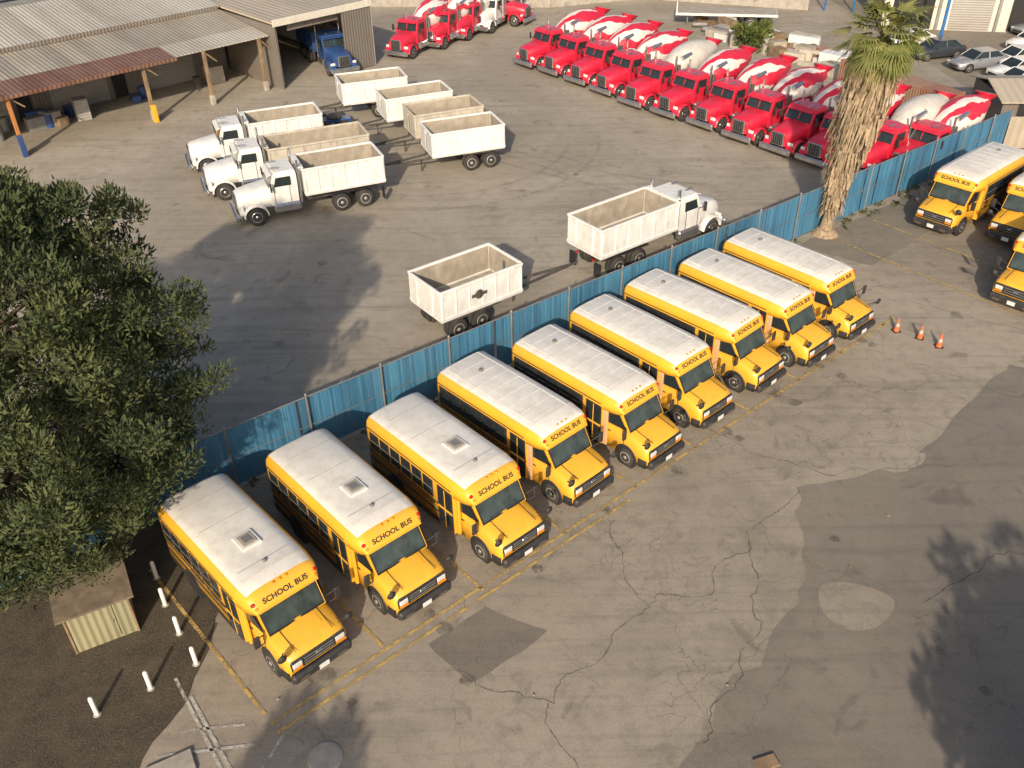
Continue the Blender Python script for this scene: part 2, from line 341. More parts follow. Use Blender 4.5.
# ---------------------------------------------------------------- trucks
def truck_front(b,paint,L0=0):
    def hp(x,w,zb,zt):
        h=[(-w,zb),(-w,zt-.3),(-w+.12,zt-.08),(-w*.5,zt)]
        return [(x,y,z) for y,z in h]+[(x,-y,z) for y,z in reversed(h)]
    b.loft([hp(-1.95,.9,.9,1.95),hp(-1.0,.82,.9,1.84),hp(-.3,.72,.85,1.72),hp(-.15,.66,.85,1.62)],paint)
    b.box((-.13,0,1.22),(.1,.95,.8),'chrome',.04); b.box((-.075,0,1.22),(.03,.8,.68),'blk',.01)
    for i in range(5): b.box((-.055,-.32+i*.16,1.22),(.02,.02,.66),'chrome',.004)
    b.box((.0,0,.6),(.25,2.35,.36),'chrome',.08)
    for sy in(-1,1):
        secs=[]
        for a in range(0,181,20):
            r=math.radians(a); R=.68
            secs.append([(-1.0+R*math.cos(r),sy*.62,.52+R*math.sin(r)),(-1.0+R*math.cos(r),sy*1.17,.52+R*math.sin(r)*.96),(-1.0+(R-.07)*math.cos(r),sy*1.17,.52+(R-.07)*math.sin(r)*.96),(-1.0+(R-.07)*math.cos(r),sy*.62,.52+(R-.07)*math.sin(r))])
        b.loft(secs,paint)
        b.box((-.32,sy*.86,1.02),(.16,.4,.22),'lamp',.05); b.box((-.3,sy*.86,.8),(.3,.5,.3),paint,.08)
        b.wheel(-1.0,sy*1.02,.51,.28,rim='chrome')
        b.box((-2.75,sy*1.0,.78),(1.5,.34,.5),'chrome',.1)
        b.cyl((-3.55,sy*.98,.9),(-3.55,sy*.98,3.25),.07,'chrome',n=10)
        b.cyl((-2.1,sy*1.0,1.9),(-1.95,sy*1.3,2.1),.02,'blk',n=6); b.box((-1.95,sy*1.32,2.1),(.08,.2,.5),'blk',.03)
        b.cyl((-2.6,sy*.5,2.86),(-2.15,sy*.5,2.86),.05,'chrome',n=8)
    z0=.95
    secs=[[(-1.9,-1.0,z0),(-1.9,1.0,z0),(-3.4,1.0,z0),(-3.4,-1.0,z0)],[(-1.9,-1.02,1.9),(-1.9,1.02,1.9),(-3.42,1.02,1.9),(-3.42,-1.02,1.9)],
          [(-2.15,-.98,2.55),(-2.15,.98,2.55),(-3.42,.98,2.55),(-3.42,-.98,2.55)],[(-2.3,-.9,2.76),(-2.3,.9,2.76),(-3.38,.9,2.76),(-3.38,-.9,2.76)]]
    b.loft(secs,paint,smooth=False)
    b.add([(-1.9+.02,-.92,1.96),(-1.9+.02,.92,1.96),(-2.12,.88,2.5),(-2.12,-.88,2.5)],[(0,1,2,3)],'glass')
    b.box((-2.0,0,2.22),(.03,.05,.6),paint,.0,ry=-.36)
    b.box((-2.02,0,2.62),(.3,1.8,.05),paint,.02,ry=.3)
    for sy in(-1,1):
        b.add([(-2.15,sy*1.025,1.98),(-2.3,sy*1.01,2.48),(-3.1,sy*1.01,2.48),(-3.1,sy*1.025,1.98)],[(0,1,2,3)],'glass')
        b.box((-2.98,sy*1.03,1.5),(.02,.02,1.0),'blk',0); b.box((-2.12,sy*1.03,1.5),(.02,.02,1.0),'blk',0)
    b.add([(-3.43,-.6,2.0),(-3.43,.6,2.0),(-3.43,.6,2.45),(-3.43,-.6,2.45)],[(0,1,2,3)],'glass')
def dump_box(b,xc,L,W,zb,zt,paint,inner='tan',ribs=7,load=0):
    h=zt-zb
    b.box((xc,0,zb),(L,W,.1),paint,.02)
    b.box((xc,0,zb+.07+load/2),(L-.16,W-.16,.03+load),inner,0)
    for sy in(-1,1):
        b.box((xc,sy*(W/2-.03),zb+h/2+.05),(L,.06,h-.1),paint,.01)
        b.box((xc,sy*(W/2-.069),zb+h/2+.09),(L-.18,.012,h-.2),inner,0)
        b.box((xc,sy*(W/2-.01),zt),(L+.04,.14,.12),paint,.03)
        b.box((xc,sy*(W/2+.005),zb+.1),(L+.02,.1,.14),paint,.02)
        for i in range(ribs): b.box((xc-L/2+.08+i*(L-.16)/(ribs-1),sy*(W/2+.015),zb+h/2),(.07,.06,h-.1),paint,.02)
    for sx in(-1,1):
        b.box((xc+sx*(L/2-.03),0,zb+h/2+.05),(.06,W-.13,h-.1),paint,.01)
        b.box((xc+sx*(L/2-.069),0,zb+h/2+.09),(.012,W-.2,h-.2),inner,0)
        b.box((xc+sx*(L/2-.01),0,zt-.002),(.14,W-.16,.116),paint,.03)
    b.box((xc+L/2+.03,0,zb+h*.5),(.06,.1,h-.1),paint,.02)
    for yy in(-.6,.6): b.box((xc-L/2-.03,yy,zb+h*.5),(.06,.1,h-.15),paint,.02)
def chassis(b,x0,x1,axles,w=.9):
    for sy in(-1,1): b.box(((x0+x1)/2,sy*.42,.86),(abs(x1-x0),.1,.26),'frame',.02)
    for ax in axles:
        b.cyl((ax,-.95,.51),(ax,.95,.51),.08,'frame',n=8); b.box((ax,0,.55),(.4,.4,.36),'frame',.08)
        for sy in(-1,1): b.wheel(ax,sy*1.08,.51,.25,dual=True)
def build_dump(L=8.6,paint='twhite',box='twhite',top=2.75):
    b=MB(); truck_front(b,paint); chassis(b,-.4,-L+.4,[-L+2.6,-L+1.25])
    bl=L-3.75; dump_box(b,-3.75-bl/2,bl,2.45,1.3,top,box)
    b.box((-3.72,0,top+.1),(.3,2.2,.06),box,.02)
    for sy in(-1,1):
        b.box((-L+1.9,sy*1.0,1.12),(2.6,.5,.03),'blk',.01,0); b.box((-L+.1,sy*.9,.55),(.03,.5,.7),'blk',.01)
        b.box((-L+.1,sy*.6,1.0),(.06,.2,.1),'red',.02)
    return b.obj('dump_truck')
def build_trailer(L=4.6,box='twhite',top=2.65,draw=3.0):
    b=MB(); ax=[-L+.9,-L+2.15] 
    for sy in(-1,1): b.box((-L/2,sy*.45,.95),(L,.1,.22),'frame',.02)
    for a in ax:
        b.cyl((a,-.95,.5),(a,.95,.5),.08,'frame',n=8)
        for sy in(-1,1): b.wheel(a,sy*1.06,.5,.25,dual=True)
    b.box((-L+1.5,0,.75),(1.6,.9,.3),'frame',.05)
    dump_box(b,-L/2,L,2.5,1.2,top,box)
    b.lathe((-L*.55,-1.30,1.95),(0,-1,0),[(0,.22),(.012,.22)],'frame',18); b.box((-L*.55,-1.32,1.95),(.8,.012,.15),'frame',0)
    for sy in(-1,1): b.cyl((.0,sy*.4,.85),(draw,0,.75),.07,'frame',n=8); b.box((-L+1.5,sy*1.1,1.1),(2.4,.4,.04),'frame',.01)
    b.cyl((draw-.1,0,.75),(draw+.35,0,.75),.05,'frame',n=8); b.cyl((.4,0,.75),(.4,0,.0),.05,'frame',n=8)
    b.cyl((-.05,0,1.3),(-.05,0,2.3),.1,'chrome',n=10)
    return b.obj('dump_trailer')
dt=build_dump(8.3); place(dt,(-15.0,46.0),203)
inst(dt,'dump_truck',(-19.6,53.4),202)
dtt=build_dump(9.7,'twhite','tanp',2.6); place(dtt,(-17.6,49.5),202)
dtl=build_dump(8.9,'twhite','twhite',2.75); place(dtl,(10.7,44.5),36.8)
tr=build_trailer(4.35,'twhite',2.6,3.9); place(tr,(-.2,36.5),36.8)
tr2=build_trailer(4.6,'twhite',2.6,2.6)
place(tr2,(-11.6,62.9),199); inst(tr2,'dump_trailer',(-8.3,59.4),202); inst(tr2,'dump_trailer',(-4.9,52.9),200)
trt=build_trailer(4.6,'tanp',2.6,2.6); place(trt,(-6.2,56.2),202)
b=MB(); b.box((0,0,.85),(3.4,.9,.2),'blue',.04); b.box((1.2,0,1.2),(.8,1.6,.5),'blue',.08); b.cyl((-.6,0,1.0),(-.6,0,1.12),.5,'frame',n=16)
for x in(-1.1,.1):
    for sy in(-1,1): b.wheel(x,sy*1.0,.5,.25,dual=True)
    b.cyl((x,-.9,.5),(x,.9,.5),.07,'frame',n=8)
b.cyl((1.6,0,.8),(3.2,0,.7),.07,'blue',n=8)
place(b.obj('blue_trailer_dolly'),(-12.2,59.8),195)
db=build_dump(8.2,'blue','blue',2.7); db.name='blue_dump_truck'; place(db,(-12.6,72.2),-62)
def build_mixer(plain=False,cab='mred'):
    b=MB(); truck_front(b,cab); chassis(b,-.4,-8.7,[-6.5,-7.8]); dk='drumw' if plain else 'drum'
    b.lathe((-3.75,0,2.05),(-1,0,.17),[(0,.45),(.1,.62),(.7,.9),(1.5,1.14),(2.5,1.18),(3.4,.98),(4.3,.66),(4.75,.52)],['grey']+[dk]*6,28)
    b.box((-4.0,0,1.5),(.3,1.0,1.1),cab,.05)
    for sy in(-1,1):
        b.box((-8.0,sy*.5,1.9),(.18,.14,1.8),cab,.03,ry=.15)
        b.box((-7.2,sy*1.08,1.13),(3.0,.5,.05),cab,.02); b.box((-5.1,sy*1.02,.85),(1.0,.3,.5),'chrome',.08)
        b.cyl((-3.95,sy*.9,1.0),(-3.95,sy*.9,2.6),.14,'chrome',n=10)
    b.lathe((-8.55,0,2.95),(-.25,0,1),[(0,.3),(.25,.55),(.45,.7)],cab,14)
    b.loft([[(-8.4,-.25,2.3),(-8.4,0,2.15),(-8.4,.25,2.3)],[(-9.5,-.25,1.3),(-9.5,0,1.15),(-9.5,.25,1.3)]],'grey',closed=False,caps=False)
    b.cyl((-4.4,.75,2.9),(-5.3,.75,3.05),.16,'chrome',n=10)
    for z in(1.4,1.8,2.2,2.6,3.0): b.box((-8.95,-.75,z),(.04,.4,.03),cab,0)
    b.box((-8.95,-.56,2.2),(.04,.03,2),cab,0); b.box((-8.95,-.94,2.2),(.04,.03,2),cab,0)
    return b.obj('cement_mixer_truck')
mx=build_mixer(); mxp=build_mixer(True); mxw=build_mixer(True,'twhite')
MX=[(1.3,73.3,0),(3.2,71.0,0),(5.1,68.5,0),(6.8,66.0,0),(8.6,63.2,1),(10.6,60.9,0),(12.7,58.6,0),(14.6,56.1,0),(16.5,53.8,0),(18.2,51.8,0),(20.2,50.2,1),(22.6,49.9,0)]
first=[True,True]
for x,y,p in MX:
    src=mxp if p else mx; ang=219+random.uniform(-1.5,1.5)
    if first[p]: place(src,(x,y),ang); first[p]=False
    else: inst(src,'cement_mixer_truck',(x,y),ang)
inst(mx,'cement_mixer_truck',(-9.1,76.6),243); inst(mx,'cement_mixer_truck',(-6.6,79.3),243); inst(mxp,'cement_mixer_truck',(-4.6,81.9),243)
place(mxw,(-2.6,84.2),243); inst(mxp,'cement_mixer_truck',(2.2,87.3),-28)
# ---------------------------------------------------------------- car
def build_car(paint):
    b=MB()
    def sec(x,w,zb,zt,r=.1): 
        h=[(-w+.05,zb),(-w,zb+.15),(-w,zt-r*1.5),(-w+r,zt)]; return [(x,y,z) for y,z in h]+[(x,-y,z) for y,z in reversed(h)]
    b.loft([sec(0,.7,.35,.65),sec(-.15,.82,.25,.75),sec(-1.1,.9,.22,.92),sec(-1.5,.9,.22,.97),sec(-3.4,.9,.22,1.0),sec(-4.3,.86,.26,.98),sec(-4.5,.76,.38,.85)],paint)
    b.loft([[(-1.15,-.78,.93),(-1.15,.78,.93),(-3.95,.76,.97),(-3.95,-.76,.97)],[(-1.85,-.62,1.38),(-1.85,.62,1.38),(-3.35,.6,1.38),(-3.35,-.6,1.38)]],'glass',smooth=False)
    b.box((-2.6,0,1.4),(1.5,1.24,.06),paint,.03)
    for sy in(-1,1):
        for p,q in(((-1.15,.79,.93),(-1.87,.64,1.4)),((-3.95,.77,.97),(-3.33,.62,1.4)),((-2.55,.8,.95),(-2.55,.63,1.4))): b.cyl((p[0],sy*p[1],p[2]),(q[0],sy*q[1],q[2]),.035,paint,n=6)
        for x in(-.85,-3.6): b.lathe((x,sy*.8,.34),(0,sy,0),[(0,.38),(.105,.38)],'blk',18); b.wheel(x,sy*.82,.32,.2)
        b.box((-.06,sy*.6,.64),(.14,.3,.12),'lamp',.03); b.box((-4.47,sy*.6,.8),(.1,.3,.14),'red',.03)
        b.box((-1.6,sy*.96,.98),(.12,.16,.12),paint,.03)
    b.box((-.02,0,.45),(.1,1.0,.16),'blk',.02)
    return b.obj('parked_car')
cw=build_car('carw'); cg=build_car('carg'); ck=build_car('cardk')
place(cw,(38.0,71.6),195); place(cg,(34.6,71.0),195); place(ck,(45.5,71.5),200)
for s,x,y,a in [(cw,35.6,66.0,195),(cg,37.6,63.2,195),(ck,32.6,74.2,195),(cg,44.0,80.5,200),(cw,36.6,68.6,195),(cg,52,76,110),(cw,31.4,77.2,195),(cw,41.5,76.0,200)]: inst(s,'parked_car',(x,y),a)
# ---------------------------------------------------------------- ground sheets
def asphalt(name,c1,c2,crack=1.,stain=1.,seed=0,dirt=(.3,.24,.17),mot=.36):
    m=bpy.data.materials.new(name); nt,nd,lk,b=nodes(m)
    c=coords(nt,loc=(seed,seed*.7,0))
    big=noise_(nt,.09,4,c,.65,.8); mid=noise_(nt,.45,5,c,.72,.4); fine=noise_(nt,16,5,c,.8)
    out=mixc(nt,ramp(nt,big,.38,.62),c1,c2)
    out=mixc(nt,math_(nt,'MULTIPLY',ramp(nt,mid,.46,.72),.5),out,dirt)
    md=noise_(nt,1.5,6,coords(nt,loc=(seed+30,13,0)),.78)
    out=mixc(nt,math_(nt,'MULTIPLY',ramp(nt,md,.48,.70),mot),out,(.11,.10,.085))
    st=noise_(nt,.7,3,coords(nt,loc=(seed+9,3,0)),.55,1.2)
    out=mixc(nt,math_(nt,'MULTIPLY',ramp(nt,st,.59,.75),.55*stain),out,(.09,.08,.068))
    for rz,off in((.64,0),(-.2,40)):
        stx=noise_(nt,1.0,3,coords(nt,scale=(.09,1.7,1),rot=(0,0,rz),loc=(off,off,0)),.6,1.0)
        out=mixc(nt,math_(nt,'MULTIPLY',ramp(nt,stx,.53,.68),.2),out,(.1,.09,.08))
    vv=math_(nt,'MULTIPLY_ADD',fine,.9,.55)
    mm=nt.nodes.new('ShaderNodeMix'); mm.data_type='RGBA'; mm.blend_type='MULTIPLY'; mm.inputs[0].default_value=1; lk.new(out,mm.inputs[6]); lk.new(vv,mm.inputs[7]); out=mm.outputs[2]
    dn=nt.nodes.new('ShaderNodeTexNoise'); dn.inputs['Scale'].default_value=.8; dn.inputs['Detail'].default_value=5; lk.new(c,dn.inputs['Vector'])
    va=nt.nodes.new('ShaderNodeVectorMath'); va.operation='MULTIPLY_ADD'; lk.new(dn.outputs['Color'],va.inputs[0]); va.inputs[1].default_value=(2.2,2.2,0); lk.new(c,va.inputs[2])
    for sc,wd,lo,hi,am in((.14,.0020,.36,.56,.45),(1.3,.014,.53,.64,.5)):
        vo=nt.nodes.new('ShaderNodeTexVoronoi'); vo.feature='DISTANCE_TO_EDGE'; vo.inputs['Scale'].default_value=sc; lk.new(va.outputs[0],vo.inputs['Vector'])
        e=math_(nt,'SUBTRACT',1.,ramp(nt,vo.outputs['Distance'],wd*.3,wd*1.5))
        msk=ramp(nt,noise_(nt,.2,3,coords(nt,loc=(seed*3+sc*10,1,0)),.6),lo,hi)
        out=mixc(nt,math_(nt,'MULTIPLY',math_(nt,'MULTIPLY',e,msk),am*crack),out,(.075,.068,.058))
    lk.new(out,b.inputs['Base Color']); b.inputs['Roughness'].default_value=.93; b.inputs['Specular IOR Level'].default_value=.25
    bump(nt,fine,b,.4,.02)
    return m
M['lot']=asphalt('lot_asphalt',(.24,.210,.170),(.325,.285,.232),1.0,1,0,(.35,.30,.235),.4)
M['yard']=asphalt('yard_asphalt',(.285,.252,.205),(.37,.33,.272),.4,.8,17,(.28,.24,.185),.28)
M['patch']=asphalt('asphalt_repair_patch',(.165,.148,.127),(.215,.192,.16),1.0,.9,31,(.22,.19,.15))
M['patch2']=asphalt('asphalt_sealed_patch',(.165,.15,.13),(.20,.182,.158),.6,.6,41,(.23,.2,.16))
M['far']=asphalt('far_ground',(.2,.18,.15),(.27,.24,.19),.2,.5,53)
def soil():
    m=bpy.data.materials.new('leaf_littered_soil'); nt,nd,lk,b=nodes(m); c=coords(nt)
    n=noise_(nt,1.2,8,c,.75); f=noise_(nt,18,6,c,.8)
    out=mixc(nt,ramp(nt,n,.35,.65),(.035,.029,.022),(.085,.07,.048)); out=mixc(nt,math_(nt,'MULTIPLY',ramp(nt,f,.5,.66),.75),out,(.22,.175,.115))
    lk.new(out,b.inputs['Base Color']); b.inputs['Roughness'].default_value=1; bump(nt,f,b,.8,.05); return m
M['soil']=soil()
def sheet(name,pts,z,k,jit=0,sub=0):
    if sub:
        P=[]
        for i in range(len(pts)):
            a=Vector(pts[i]);c=Vector(pts[(i+1)%len(pts)]); n=max(1,int((c-a).length/sub))
            for j in range(n):
                q=a.lerp(c,j/n); P.append((q.x+jit*noise.noise((q.x*.9,q.y*.9,z*99)),q.y+jit*noise.noise((q.y*.9,q.x*.9,5+z*99))))
        pts=P
    me=bpy.data.meshes.new(name); me.from_pydata([(x,y,0) for x,y in pts],[],[list(range(len(pts)))]); me.materials.append(M[k])
    o=bpy.data.objects.new(name,me); o.location=(0,0,z); link(o)
    if me.polygons[0].normal.z<0: me.flip_normals()
    return o
sheet('ground',[(-600,-300),(600,-300),(600,900),(-600,900)],0,'far')
U=Vector((.8007,.599)); Nn=Vector((-.599,.8007))
def FN(t,n): q=U*t+Nn*n; return (q.x,q.y)
sheet('yard_pavement',[FN(-40,25.1),FN(62,25.1),FN(85,60),FN(85,110),FN(-40,110)],.004,'yard')
sheet('bus_lot_pavement',[FN(-30,-40),FN(95,-40),FN(95,25.1),FN(-30,25.1)],.004,'lot')
sheet('asphalt_patch',[(3.2,12.0),(6.1,15.6),(8.7,18.5),(9.9,23.4),(14.5,24.5),(19,27.5),(24,27),(25,20),(20,8),(10,5),(4,8)],.008,'patch',.5,.4)
sheet('asphalt_patch',[(14.8,25.2),(20.6,30.8),(25.4,27.6),(22.0,24.2)],.012,'patch2',.15,.5)
sheet('asphalt_patch',[(-2.6,17.0),(-.9,18.5),(.9,17.4),(-1.2,15.7)],.008,'patch',.2,.3)
sheet('asphalt_patch',[FN(38,21),FN(46,21.5),FN(47,24.6),FN(37,24.7)],.008,'patch',.2,.5)
sheet('round_asphalt_patch',[(10.2+1.15*math.cos(a),18.3+1.0*math.sin(a)) for a in np.linspace(0,2*math.pi,40,endpoint=False)],.014,'lot',.25,.2)
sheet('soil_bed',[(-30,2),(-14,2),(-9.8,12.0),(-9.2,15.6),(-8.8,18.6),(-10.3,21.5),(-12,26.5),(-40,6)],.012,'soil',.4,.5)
b=MB(); b.lathe((-5.0,13.5,0),(0,0,1),[(0,.47),(.03,.46),(.035,.4)],'conc',28); b.lathe((-5.0,13.5,.03),(0,0,1),[(0,.36),(.012,.36)],'conc',24); b.obj('manhole_cover')
b=MB(); b.box((-8.9,13.2,.05),(1.2,.7,.1),'conc',.02,rz=.5); b.obj('concrete_pad')
def paint(name,c,wear=.5,ns=2.2,soft=.18,op=1.):
    m=bpy.data.materials.new(name); nt,nd,lk,b=nodes(m)
    geo=nt.nodes.new('ShaderNodeNewGeometry'); 
    n=noise_(nt,ns,6,geo.outputs['Position'],.8); n2=noise_(nt,30,2,geo.outputs['Position'],.6)
    out=mixc(nt,ramp(nt,n2,.3,.7),tuple(x*.8 for x in c),c); lk.new(out,b.inputs['Base Color']); b.inputs['Roughness'].default_value=.8
    t=nt.nodes.new('ShaderNodeBsdfTransparent'); ms=nt.nodes.new('ShaderNodeMixShader')
    f=ramp(nt,math_(nt,'ADD',n,math_(nt,'MULTIPLY',n2,.25)),wear+.02,wear+.02+soft)
    f=math_(nt,'MULTIPLY_ADD',f,op,1-op)
    lk.new(f,ms.inputs[0]); lk.new(b.outputs[0],ms.inputs[1]); lk.new(t.outputs[0],ms.inputs[2]); lk.new(ms.outputs[0],nd['Material Output'].inputs[0]); return m
M['yline']=paint('worn_yellow_paint',(.50,.35,.12),.55); M['wline']=paint('worn_white_paint',(.5,.48,.44),.54)
M['crack']=paint('open_crack',(.06,.055,.047),.58,3.,.22,.65); M['skid']=paint('tyre_mark',(.14,.127,.108),.40,.6,.35,.2)
def strip(name,path,w,z,k,jit=.0,step=.25,seed=0):
    P=[]
    for i in range(len(path)-1):
        a=Vector(path[i]);c=Vector(path[i+1]);n=max(1,int((c-a).length/step))
        for j in range(n): 
            q=a.lerp(c,j/n); P.append(Vector((q.x+jit*noise.noise((q.x*.8,q.y*.8,seed))+jit*.3*noise.noise((q.x*5,q.y*5,seed)),q.y+jit*noise.noise((q.y*.8,q.x*.8,seed+7))+jit*.3*noise.noise((q.y*5,q.x*5,seed+7)))))
    P.append(Vector(path[-1])); vs=[];fs=[]
    for i,p in enumerate(P):
        d=(P[min(i+1,len(P)-1)]-P[max(i-1,0)]).normalized(); ww=w*(.5 if not jit else random.uniform(.2,.7)); n=Vector((-d.y,d.x))*ww
        vs+=[(*(p-n),0),(*(p+n),0)]
        if i: o=2*i; fs.append((o-2,o,o+1,o-1))
    return vs,fs
def strips(name,items,z,k):
    V=[];F=[]
    for vs,fs in items:
        o=len(V); V+=vs; F+=[tuple(i+o for i in f) for f in fs]
    me=bpy.data.meshes.new(name); me.from_pydata(V,[],F); me.materials.append(M[k]); o=bpy.data.objects.new(name,me); o.location.z=z; link(o)
    return o
cr=[[(3.2,21.9),(3.8,18.1),(.8,14.95),(-2,16.1)],[(7.3,27.2),(9.2,25.3),(11.1,24),(15.9,24.5)],[(7.6,20.9),(7.2,17.7),(4.8,13.7)],[(3.8,18.1),(6.2,19.2),(7.6,20.9),(9.9,23.4)],[(.8,14.95),(1.4,12.5)],
    [(12.5,18.4),(15,20),(19.5,20.5)],[(16.5,31),(20,28.5),(24,29.2)],[(18.5,36),(22,33.5),(28,33)],
    [(-4,31),(0,33.5),(6,36)],[(-3,44),(3,47),(8,46),(14,50)],[(-22,56),(-14,60)]]
strips('pavement_cracks',[strip('c',p,.024,0,'crack',.45,.15,i) for i,p in enumerate(cr)],.020,'crack')
it=[]
for cx,cy,r,a0,a1 in [(-20,30,32,.2,1.0),(18,75,26,3.5,4.5),(-5,58,9,4.4,6.2)]:
    for dr in(0,2.0):
        it.append(strip('t',[(cx+(r+dr)*math.cos(a),cy+(r+dr)*math.sin(a)) for a in np.linspace(a0,a1,36)],.26,0,'skid',0,.6))
strips('tyre_marks',it,.024,'skid')
def lines(name,segs,w,z,k): strips(name,[strip('l',s_,w,0,k,0,1.) for s_ in segs],z,k)
segs=[((-6.6,14.5),(17.2,34.6)),((-6.4,14.2),(4.0,23.0))]
for i in range(-1,len(BUS)):
    if i<0: x,y=BUS[0][0]-1.6,BUS[0][1]-1.1
    elif i==len(BUS)-1: x,y=BUS[i][0]+1.45,BUS[i][1]+1.1
    else: x,y=(BUS[i][0]+BUS[i+1][0])/2,(BUS[i][1]+BUS[i+1][1])/2
    d=Vector((math.cos(math.radians(-48.2)),math.sin(math.radians(-48.2)))); p=Vector((x,y))+d*.35; segs.append((tuple(p),tuple(p-d*7.2)))
lines('yellow_stall_markings',segs,.11,.028,'yline')
lines('white_stall_markings',[((-7.6,13.2),(-9.6,16.0)),((-7.0,12.7),(-9.0,15.4)),((-9.4,13.6),(-6.9,13.9)),((-9.2,14.3),(-7.3,14.5)),((-6.9,12.2),(-6.2,14.2))],.09,.028,'wline')
lines('yellow_stall_markings',[(FN(t,14.0),FN(t,24)) for t in(39,42.5,46,49.5)],.1,.028,'yline')
M['oil']=paint('oil_stain',(.06,.054,.047),.40,3.5,.35,.55)
oi=[]
def blot(x,y,r):
    vs=[(x+r*math.cos(t)*random.uniform(.75,1.2),y+r*math.sin(t)*random.uniform(.75,1.2),0) for t in np.linspace(0,6.28,18,endpoint=False)]
    oi.append((vs,[tuple(range(18))]))
for (x,y,a) in BUS:
    d=Vector((math.cos(math.radians(a)),math.sin(math.radians(a)))); 
    for q in(1.0,2.4):
        p=Vector((x,y))+d*random.uniform(.1,q*.6); blot(p.x,p.y,random.uniform(.1,.3))
for i in range(30):
    t=random.uniform(0,50); x,y=FN(t,random.choice([random.uniform(-2,14),random.uniform(30,55)])); blot(x,y,random.uniform(.08,.3))
strips('oil_stains',oi,.032,'oil')
# ---------------------------------------------------------------- fence
def slatmat():
    m=bpy.data.materials.new('blue_privacy_slats'); nt,nd,lk,b=nodes(m)
    n=noise_(nt,.5,5,coords(nt)); n2=noise_(nt,9,3,coords(nt,scale=(1,1,.08)))
    out=mixc(nt,ramp(nt,n,.3,.7),(.028,.125,.235),(.05,.185,.32)); out=mixc(nt,math_(nt,'MULTIPLY',ramp(nt,n2,.42,.8),.5),out,(.12,.21,.27))
    lk.new(out,b.inputs['Base Color']); b.inputs['Roughness'].default_value=.6; return m
M['slat']=slatmat()
b=MB(); t=-30.
while t<57.6:
    n=25.16+.05*math.sin(t*.7)
    h=2.42+random.uniform(-.02,.02)
    if random.random()>.015:
        p=FN(t,n)
        b.M=Matrix(((U.x,Nn.x,0,p[0]),(U.y,Nn.y,0,p[1]),(0,0,1,0),(0,0,0,1)))
        b.box((0,0,.08+h/2),(.088,.012,h),'slat',0,rz=random.uniform(-.3,.3))
    t+=.098
b.M=Matrix()
t=-30.
while t<58:
    x,y=FN(t,25.08); b.cyl((x,y,0),(x,y,2.66),.045,'grey',n=8); b.lathe((x,y,2.66),(0,0,1),[(0,.055),(.05,.03)],'grey',8)
    t+=3.05
for z in(2.55,1.3,.12): b.cyl((*FN(-30,25.09),z),(*FN(57.7,25.09),z),.026 if z>2 else .014,'grey',n=6)
b.obj('blue_slat_fence')
b=MB(); d0=Vector(FN(57.7,25.1)); 
for i in range(120):
    p=d0+Vector((.80,-.05))*i*.14; b.box((p.x,p.y,1.05),(.1,.015,2.0+random.uniform(-.03,.03)),'tanroof',0,rz=-.06)
for i in range(0,120,18):
    p=d0+Vector((.80,-.05))*i*.14; b.cyl((p.x,p.y+.05,0),(p.x,p.y+.05,2.2),.04,'grey',n=8)
b.obj('tan_slat_fence')
# ---------------------------------------------------------------- warehouse
b=MB()
def slab(b,x0,x1,y0,y1,z0,z1,th,k):
    vs=[(x0,y0,z0),(x1,y0,z0),(x1,y1,z1),(x0,y1,z1)]; vs+=[(x,y,z-th) for x,y,z in vs]
    b.add(vs,[(0,1,2,3),(7,6,5,4),(0,4,5,1),(1,5,6,2),(2,6,7,3),(3,7,4,0)],k)
slab(b,-42,-7.4,0,2.6,3.85,4.15,.1,'rust'); slab(b,-7.4,.2,.3,2.6,3.9,4.15,.08,'roofB')
slab(b,-42,.2,2.61,7.2,4.16,4.7,.08,'roofA')
slab(b,-42,.2,7.0,14,5.0,6.0,.12,'roofB'); slab(b,-42,.2,14.01,21,6.02,5.0,.12,'roofA'); slab(b,-42,6,21.1,45,5.3,6.8,.12,'roofB')
b.box((-24.7,.02,3.8),(34.6,.08,.26),'rust',.01); b.box((-21,7.0,4.85),(42,.06,.3),'wallc',.01)
b.box((-21,7.25,2.1),(42,.15,4.2),'wallc',.0)
for x in(-35,-27,-19,-12,-5): b.box((x,7.15,1.6),(4.2,.06,3.2),'rollup',.0); b.box((x,7.12,3.3),(4.5,.1,.25),'wallc',.01)
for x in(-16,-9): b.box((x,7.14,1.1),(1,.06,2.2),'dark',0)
for i,x in enumerate([-41,-35,-27,-18.8,-9.8,-5.2,-.7]):
    b.box((x,.35,1.9),(.22,.22,3.8),'orange' if i==3 else 'wood',.01); b.box((x,3.6,3.75),(.1,6.8,.22),'wood',.01)
    b.box((x+.5,.35,3.3),(1.1,.1,.1),'wood',.01,ry=.75); b.box((x,.35,.35),(.35,.35,.7),'conc',.04)
b.box((-9.9,-.1,.6),(.3,.3,1.2),'yel',.02); b.box((-18.9,.0,.7),(.3,.3,1.4),'blue',.02)
slab(b,.25,9,-.6,20,4.85,5.1,.15,'tanroof')
b.box((4.6,-.6,4.85),(9.0,.12,.5),'wallw',.02); b.box((9.0,9.7,2.35),(.2,20.4,4.7),'wallw',.02); b.box((.35,3.4,2.3),(.2,7.6,4.6),'wallc',.0)
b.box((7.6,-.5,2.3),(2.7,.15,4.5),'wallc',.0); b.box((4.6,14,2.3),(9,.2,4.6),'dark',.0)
b.box((3.9,.0,4.3),(4.6,.1,.6),'wallc',.0)
for i in range(7): b.box((random.uniform(-38,-2),random.uniform(8,19),random.uniform(5.9,6.1)),(.7,.7,.7),'grey',.06)
wh=b.obj('warehouse_building'); place(wh,(-17.5,69.5),44)
b=MB()
